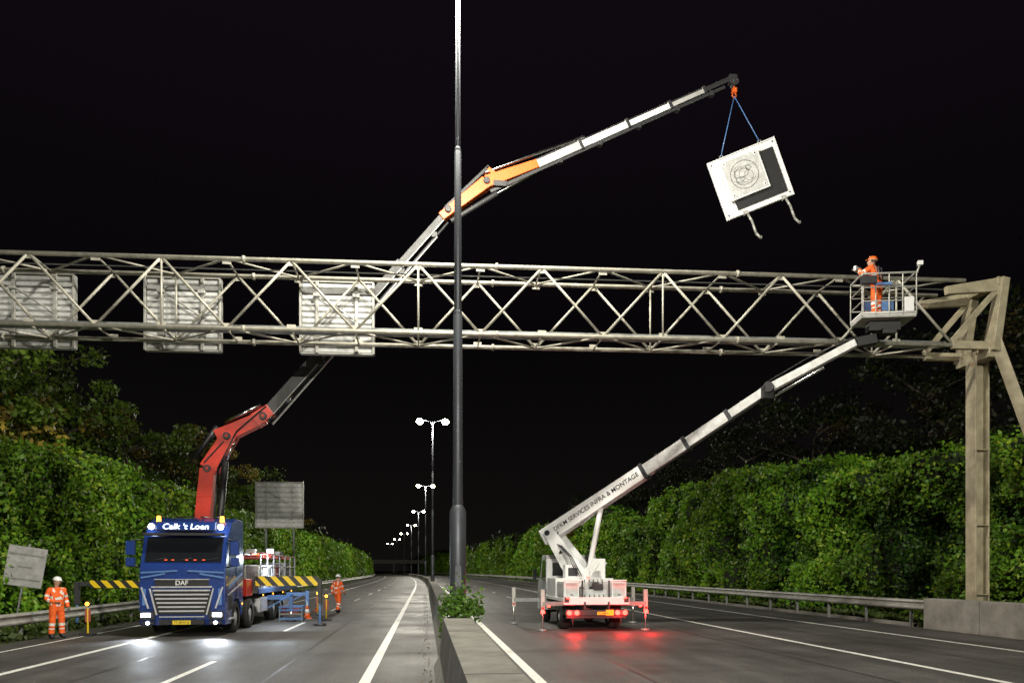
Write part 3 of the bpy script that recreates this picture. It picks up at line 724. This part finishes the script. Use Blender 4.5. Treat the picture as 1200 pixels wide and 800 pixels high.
for s in(-1,1):
    o=side*s*.33
    mb.beam(tb+V((.25,0,.4))+o,A+o+V((0,0,.1)),.05,.85,0,.05,.42,up=db)
    mb.beam(tb+V((.2,0,.5))+o,tb+db*1.0+V((0,0,.75))+o,.05,.5,0,.05,.25)
    mb.beam(tb+V((.35,0,.7))+o*1.09,A.lerp(tb,.35)+o*1.09+V((.1,0,.1)),.02,.22,1,.02,.12,up=db)
mb.tube(A-side*.42,A+side*.42,.10,.10,1,14)
mb.box(tb+V((-.35,-.35,.8)),(.55,.45,.6),0); mb.box(tb+V((.45,-.4,.7)),(.4,.4,.4),2); mb.box(tb+V((.65,-.2,.95)),(.45,.4,.75),0)
mb.box(tb+V((-.35,-.578,.85)),(.35,.01,.3),1)
mb.tube(tb+V((.35,-.15,1.0)),A+db*2.3-V((0,0,.25)),.10,.10,0,14); mb.tube(A+db*1.4-V((0,0,.4)),A+db*2.5-V((0,0,.2)),.055,.055,3,12)
for k2 in range(3): mb.path([tb+V((-.2+.08*k2,-.62,.7)),tb+V((-.5+.05*k2,-.6,1.4)),A+V((.1+.05*k2,-.5,-.4)),A+V((.15,-.45,.05))],.018,1,6)
mb.obj('turret',[white,chass,whited,chrome],B,.015)
mb=MB(); Lb=(C-A).length; A2=A-db*.35
mb.beam(A2,A+db*Lb*.47,.44,.60,0,.42,.50)
mb.beam(A+db*Lb*.46,A+db*Lb*.66,.36,.42,1); mb.beam(A+db*Lb*.65,A+db*Lb*.84,.30,.35,1); mb.beam(A+db*Lb*.83,C,.25,.28,1)
for t,w in((.47,.54),(.66,.45),(.84,.38)): mb.beam(A+db*(Lb*t-.12),A+db*(Lb*t+.02),w-.06,w+.03,2)
nb_=db.cross(side).normalized(); 
if nb_.z<0: nb_=-nb_
mb.beam(A+db*.3+nb_*.33,A+db*Lb*.46+nb_*.29,.12,.07,3)
mb.beam(A+db*Lb*.5-nb_*.24,A+db*Lb*.97-nb_*.18,.08,.05,3)
mb.tube(C-side*.25,C+side*.25,.17,.17,3,16); mb.box(C+V((-.1,0,-.15)),(.35,.3,.4),3)
mb.beam(C,Dp,.22,.26,1,.2,.22); mb.tube(C-nb_*.3,C+(Dp-C)*.6-nb_*.22,.05,.05,4,10)
mb.path([C+nb_*.2-side*-.12,C+(Dp-C)*.5+nb_*.3,Dp+nb_*.2],.02,3,6)
mb.beam(Dp,Dp+V((.55,-.1,.1)),.26,.28,3)
mb.obj('boom',[white,whited,chass,black,chrome],B,.015)
xa=db; za=side; ya=za.cross(xa); 
M=Matrix((xa,ya,za)).transposed().to_4x4(); M.translation=A+db*Lb*.235+side*.224
text('lettering','DFKM SERVICES INFRA & MONTAGE',.235,black,M,B,.002)
bc=LB((13.55,20.15,9.45)); mb=MB(); Rz=Matrix.Rotation(math.radians(-12),3,'Z')
def bk(x,y,z): return bc+Rz@V((x,y,z))
bx,by=.76,.45
mb.box(bk(0,0,-.03),(2*bx,2*by,.06),0,Rz)
for z,r_ in((1.22,.032),(.82,.02),(.42,.02),(.05,.025)):
    c4=[bk(-bx,-by,z),bk(bx,-by,z),bk(bx,by,z),bk(-bx,by,z),bk(-bx,-by,z)]; mb.path(c4,r_,0,8)
for x in(-bx,-.38,0,.38,bx):
    for y in(-by,by): mb.tube(bk(x,y,0),bk(x,y,1.22),.020,.020,0,8)
mb.box(bk(0,-by,.05),(2*bx,.02,.10),2,Rz); mb.box(bk(-bx,0,.06),(.02,2*by,.12),2,Rz)
mb.box(bk(-bx+.15,-by-.08,1.0),(.42,.18,.22),1,Rz); mb.box(bk(-.2,-by-.05,.9),(.5,.05,.08),3,Rz); mb.box(bk(.05,by,.6),(.9,.02,.3),3,Rz)
mb.box(bk(0,.0,-.20),(.9,.3,.28),1,Rz); mb.box(bk(.1,-.1,-.38),(.4,.3,.16),1,Rz); mb.box(bk(.55,-by-.02,.3),(.26,.03,.42),2,Rz)
mb.tube(bk(bx,-by,1.18),bk(bx+.12,-by,1.5),.03,.03,0,8); mb.box(bk(bx+.1,-by,1.48),(.14,.1,.12),2,Rz)
mb.obj('basket',[galv,black,white,bluel],B,.006)

# ------------------------------------------------------------ people
def skinmesh(name,pts,edges,rad,parent,root,mats,sub=2):
    me=bpy.data.meshes.new(name); me.from_pydata([tuple(p) for p in pts],edges,[]); me.update()
    o=bpy.data.objects.new(name,me); COL.objects.link(o)
    md=o.modifiers.new('skin','SKIN'); md.use_smooth_shade=True
    for i,r_ in enumerate(rad): 
        rr=r_ if hasattr(r_,'__len__') else (r_,r_)
        o.data.skin_vertices[0].data[i].radius=rr; o.data.skin_vertices[0].data[i].use_root=(i==root)
    s=o.modifiers.new('sub','SUBSURF'); s.levels=sub; s.render_levels=sub
    bpy.context.view_layer.update(); dg=bpy.context.evaluated_depsgraph_get()
    nm=bpy.data.meshes.new_from_object(o.evaluated_get(dg)); o.modifiers.clear(); o.data=nm
    nm.materials.clear()
    for m in mats: nm.materials.append(m)
    nm.polygons.foreach_set('use_smooth',[True]*len(nm.polygons))
    o.parent=parent; return o
def person(name,loc,head,J,hat,look=(0,0),armsHi=False):
    e=empty(name,loc,(0,0,head))
    g_=lambda k:V(J[k])
    names=['pelvis','spine','chest','neck','shL','elL','wrL','shR','elR','wrR','hipL','knL','anL','heL','toL','hipR','knR','anR','heR','toR']
    rads={'pelvis':(.175,.145),'spine':(.175,.14),'chest':(.195,.145),'neck':.065,'sh':.092,'el':.07,'wr':.052,'hip':.12,'kn':.09,'an':.075,'he':.06,'to':.05}
    pts=[g_(n) for n in names]; ix={n:i for i,n in enumerate(names)}
    bones=[('pelvis','spine'),('spine','chest'),('chest','neck'),('chest','shL'),('shL','elL'),('elL','wrL'),('chest','shR'),('shR','elR'),('elR','wrR'),
      ('pelvis','hipL'),('hipL','knL'),('knL','anL'),('anL','toL'),('pelvis','hipR'),('hipR','knR'),('knR','anR'),('anR','toR'),('anL','heL'),('anR','heR')]
    rad=[rads[n] if n in rads else rads[n[:2] if n[:3]!='hip' else 'hip'] for n in names]
    o=skinmesh('suit',pts,[(ix[a],ix[b]) for a,b in bones],rad,e,0,[hivis,reflect,black,navy])
    me=o.data
    for p in me.polygons:
        c=p.center; best=None;bd=9
        for a,b in bones:
            A_,B_=g_(a),g_(b); d_=B_-A_; t=max(0,min(1,(c-A_).dot(d_)/d_.length_squared)); q=(c-(A_+d_*t)).length
            if q<bd: bd=q;best=(a,b,t)
        a,b,t=best; m=0
        if b[:2] in('to','he'): m=2
        elif a[:2]=='kn' and (.12<t<.26 or .42<t<.56): m=1
        elif a[:2]=='kn' and t>.86: m=2
        elif a[:2]=='el' and .25<t<.5: m=1
        elif a[:2]=='sh' and .55<t<.72: m=1
        elif a=='spine' and .05<t<.3: m=1
        elif a=='pelvis' and b=='spine' and t<.3: m=1 if t>.05 else 0
        elif a in('chest',) and b!='neck' and abs(abs(c.x)-.1)<.03: m=1
        p.material_index=m
    N0=g_('neck'); hc=N0+V((0,.025,.17)); Rh=Matrix.Rotation(look[1],3,'Z')@Matrix.Rotation(look[0],3,'X')
    mb=MB()
    hp=lambda x,y,z:hc+Rh@V((x,y,z))
    mb.sphere(hc,(.076,.095,.115),0,20,14,R=Rh); mb.sphere(hp(0,.035,-.06),(.052,.055,.055),0,14,10,R=Rh)
    mb.tube(N0-V((0,0,.03)),hp(0,-.01,-.06),.058,.055,0,14)
    mb.beam(hp(0,.088,.02),hp(0,.112,-.025),.018,.018,0,.032,.026); mb.sphere(hp(0,.108,-.024),(.015,.013,.012),0,8,6)
    for s in(-1,1):
        mb.sphere(hp(s*.078,-.005,-.005),(.012,.022,.033),0,8,6,R=Rh)
        mb.sphere(hp(s*.031,.083,.012),(.014,.010,.009),3,8,6); mb.sphere(hp(s*.031,.091,.012),(.006,.004,.006),2,8,6)
        mb.beam(hp(s*.014,.092,.034),hp(s*.048,.084,.036),.008,.008,1)
    mb.box(hp(0,.090,-.055),(.045,.008,.010),4,Rh)
    mb.sphere(hp(0,-.018,.012),(.082,.092,.105),1,16,10,zmin=-.35,R=Rh)
    mb.obj('head',[skin,hair,black,white,red],e)
    mb=MB(); mb.sphere(hp(0,-.005,.045),(.105,.128,.115),0,22,14,zmin=0.,R=Rh)
    mb.sphere(hp(0,.035,.045),(.10,.135,.012),0,20,6,R=Rh); mb.beam(hp(0,-.12,.06),hp(0,.10,.15),.03,.012,0)
    mb.sphere(hp(0,-.005,.05),(.109,.131,.02),1,22,6,R=Rh)
    mb.obj('helmet',[hat,reflect],e)
    mb=MB(); mb.tube(N0-V((0,0,.06)),N0+V((0,0,.015)),.10,.078,0,16,False); mb.obj('collar',[hivis],e)
    for s,w_,el in((-1,'wrL','elL'),(1,'wrR','elR')):
        W_=g_(w_); d_=(W_-g_(el)).normalized(); 
        fw=V(J.get('palm'+w_[-1],(0,1,0))); n2=(fw-d_*fw.dot(d_)).normalized(); sd=d_.cross(n2)*(-s)
        pts=[W_-d_*.02,W_+d_*.03,W_+d_*.075]; ed=[(0,1),(1,2)]; rd=[(.028,.028),(.036,.024),(.040,.018)]
        for i,(off,L_) in enumerate(((.03,.072),(.010,.082),(-.011,.076),(-.031,.06))):
            b0=W_+d_*.08+sd*off; b1=b0+(d_*.85+n2*.4).normalized()*L_*.45; b2=b1+(d_*.45+n2*.85).normalized()*L_*.32; b3=b2+(n2*1.0-d_*.1).normalized()*L_*.25
            k0=len(pts); pts+=[b0,b1,b2,b3]; ed+=[(2,k0),(k0,k0+1),(k0+1,k0+2),(k0+2,k0+3)]; rd+=[.0105,.0095,.009,.008]
        k0=len(pts); t0=W_+d_*.03+sd*.035; t1=t0+(sd*.6+d_*.6+n2*.35).normalized()*.04; t2=t1+(d_*.8+n2*.5).normalized()*.03
        pts+=[t0,t1,t2]; ed+=[(1,k0),(k0,k0+1),(k0+1,k0+2)]; rd+=[.013,.012,.010]
        skinmesh('hand',pts,ed,rd,e,0,[glove],2)
    return e
base=dict(pelvis=(0,0,.96),spine=(0,.0,1.13),chest=(0,.0,1.36),neck=(0,.01,1.50),shL=(-.2,0,1.43),shR=(.2,0,1.43),
  elL=(-.27,-.03,1.15),elR=(.27,-.03,1.15),wrL=(-.28,.10,.91),wrR=(.28,.08,.90),
  hipL=(-.10,0,.90),knL=(-.13,.03,.50),anL=(-.15,-.01,.10),heL=(-.15,-.06,.05),toL=(-.17,.15,.05),
  hipR=(.10,0,.90),knR=(.13,.03,.50),anR=(.15,-.01,.10),heR=(.15,-.06,.05),toR=(.17,.15,.05),palmL=(1,.3,0),palmR=(-1,.3,0))
def pose(**k): d=dict(base); d.update(k); return d
helmw=white; helmo=pm('helmet_orange',(.8,.16,.02),.35)
p1=pose(wrR=(.16,.26,1.08),elR=(.29,.0,1.16),palmR=(-.6,0,.6))
person('road_worker',(-10.72,22.7,0),math.radians(230),p1,helmw,(-.1,.3))
p2=pose(pelvis=(0,0,.95),knL=(-.11,.14,.53),anL=(-.12,.17,.11),heL=(-.12,.12,.05),toL=(-.13,.33,.06),knR=(.11,-.02,.50),anR=(.12,-.18,.12),heR=(.12,-.24,.09),toR=(.12,-.04,.05),
  elL=(-.27,-.12,1.17),wrL=(-.26,-.04,.91),elR=(.27,.05,1.16),wrR=(.24,.2,.95))
person('road_worker',(-4.05,34.6,0),math.radians(-35),p2,helmw,(0,0))
p3=pose(spine=(0,.03,1.13),chest=(0,.08,1.35),neck=(0,.11,1.49),shL=(-.2,.09,1.43),shR=(.2,.09,1.43),
  elL=(-.30,.30,1.28),wrL=(-.14,.40,1.50),elR=(.32,.30,1.30),wrR=(.15,.42,1.52),palmL=(.7,.3,.2),palmR=(-.7,.3,.2))
w3=person('basket_worker',(13.4,20.2,9.45),math.radians(35),p3,helmo,(.25,0.))
w3.parent=B; w3.location=V((13.4,20.2,9.45))-V((5.6,23.3,0)); w3.scale=(1.12,1.12,1.08)
mb=MB(); mb.box((0,.53,1.58),(.26,.07,.14),0); mb.tube((0,.56,1.58),(0,.66,1.6),.04,.045,1,14); mb.obj('camera_device',[whited,black],w3,.01)
mb=MB()
for s in(-1,1): mb.tube((s*.1,-.12,1.05),(s*.09,-.07,1.46),.018,.018,0,6)
mb.obj('harness',[navy],w3)
def lampstand(x,y):
    e=empty('warning_lamp_stand',(x,y,0)); mb=MB()
    mb.box((0,0,.04),(.38,.38,.08),0); mb.tube((0,0,.08),(0,0,.85),.03,.03,1,10); mb.box((0,0,.62),(.16,.04,.4),2); mb.tube((0,-.04,.98),(0,.04,.98),.09,.09,0,16)
    mb.tube((0,-.06,.98),(0,-.04,.98),.06,.06,3,14)
    mb.obj('stand',[black,yellow,cargo1,sideL],e,.008)
lampstand(-10.25,23.6); lampstand(-4.75,33.2); lampstand(-3.9,29.6)
def cone(x,y):
    e=empty('traffic_cone',(x,y,0)); mb=MB()
    mb.box((0,0,.02),(.4,.4,.04),0); hs=[(.04,.15,0),(.22,.11,0),(.22,.112,1),(.38,.077,1),(.38,.075,0),(.52,.05,0),(.52,.052,1),(.62,.03,1),(.72,.02,0)]
    for i in range(0,8): 
        if hs[i+1][0]>hs[i][0]: mb.tube((0,0,hs[i][0]),(0,0,hs[i+1][0]),hs[i][1],hs[i+1][1],hs[i][2],18)
    mb.obj('cone',[orange,reflect],e)
for x,y in((-4.9,31.2),(-5.2,36.5)): cone(x,y)
e=empty('tool_crate',(-5.2,29.4,0)); mb=MB(); mb.box((0,0,.3),(.9,.6,.06),0); 
for x in(-.42,.42):
    for y in(-.27,.27): mb.box((x,y,.3),(.05,.05,.6),0)
for z in(.12,.45,.58):
    for y in(-.3,.3): mb.box((0,y,z),(.9,.02,.07),1)
    for x in(-.45,.45): mb.box((x,0,z),(.02,.6,.07),1)
mb.tube((-.3,0,.33),(-.3,0,.62),.1,.1,2,14); mb.box((.1,0,.42),(.4,.4,.2),2); mb.obj('crate',[galv_d,bluel,cargo1],e,.006)
# ------------------------------------------------------------ truck lamps
for s in(-1,1):
    light('headlamp_beam','SPOT',(s*1.03,-.12,.66),260,(.85,.92,1),T,.05,(math.radians(78),0,math.radians(180)),75)
light('work_lamp','POINT',(1.7,6.0,2.45),260,(.8,.9,1),T,.08)
mb=MB(); mb.box((1.35,6.0,2.75),(.2,.12,.14)); mb.obj('work_lamp_housing',[headl],T); 

# ------------------------------------------------------------ world, moon, camera
w=bpy.data.worlds.new('World'); sc.world=w; w.use_nodes=True; nt=w.node_tree; bg=nt.nodes['Background']
sky=nt.nodes.new('ShaderNodeTexSky'); sky.sky_type='NISHITA'; sky.sun_disc=False; sky.sun_elevation=math.radians(-3); sky.sun_rotation=math.radians(200)
tc=nt.nodes.new('ShaderNodeTexCoord'); sp=nt.nodes.new('ShaderNodeSeparateXYZ'); nt.links.new(tc.outputs['Generated'],sp.inputs[0])
rp=nt.nodes.new('ShaderNodeValToRGB'); el=rp.color_ramp.elements
el[0].position=0; el[0].color=(.0050,.0045,.0040,1); el[1].position=.75; el[1].color=(.0055,.0034,.0062,1)
x=rp.color_ramp.elements.new(.3); x.color=(.0020,.0016,.0020,1)
nt.links.new(sp.outputs['Z'],rp.inputs[0])
mx=nt.nodes.new('ShaderNodeMix'); mx.data_type='RGBA'; mx.blend_type='ADD'; mx.inputs[0].default_value=.002
nt.links.new(rp.outputs[0],mx.inputs[6]); nt.links.new(sky.outputs[0],mx.inputs[7]); nt.links.new(mx.outputs[2],bg.inputs[0]); bg.inputs[1].default_value=1.
light('moon','SUN',(0,0,50),.01,(.8,.88,1),None,rot=(math.radians(40),0,math.radians(30)))
cam=bpy.data.cameras.new('camera'); co=bpy.data.objects.new('camera',cam); COL.objects.link(co)
co.location=(0,0,2); co.rotation_euler=(math.radians(90),0,-math.atan(102/850))
cam.sensor_width=36; cam.lens=25.5; cam.shift_y=268/1200; cam.clip_end=5000; cam.clip_start=.1
sc.camera=co
sc.view_settings.view_transform='Standard'; sc.view_settings.look='None'; sc.view_settings.exposure=0
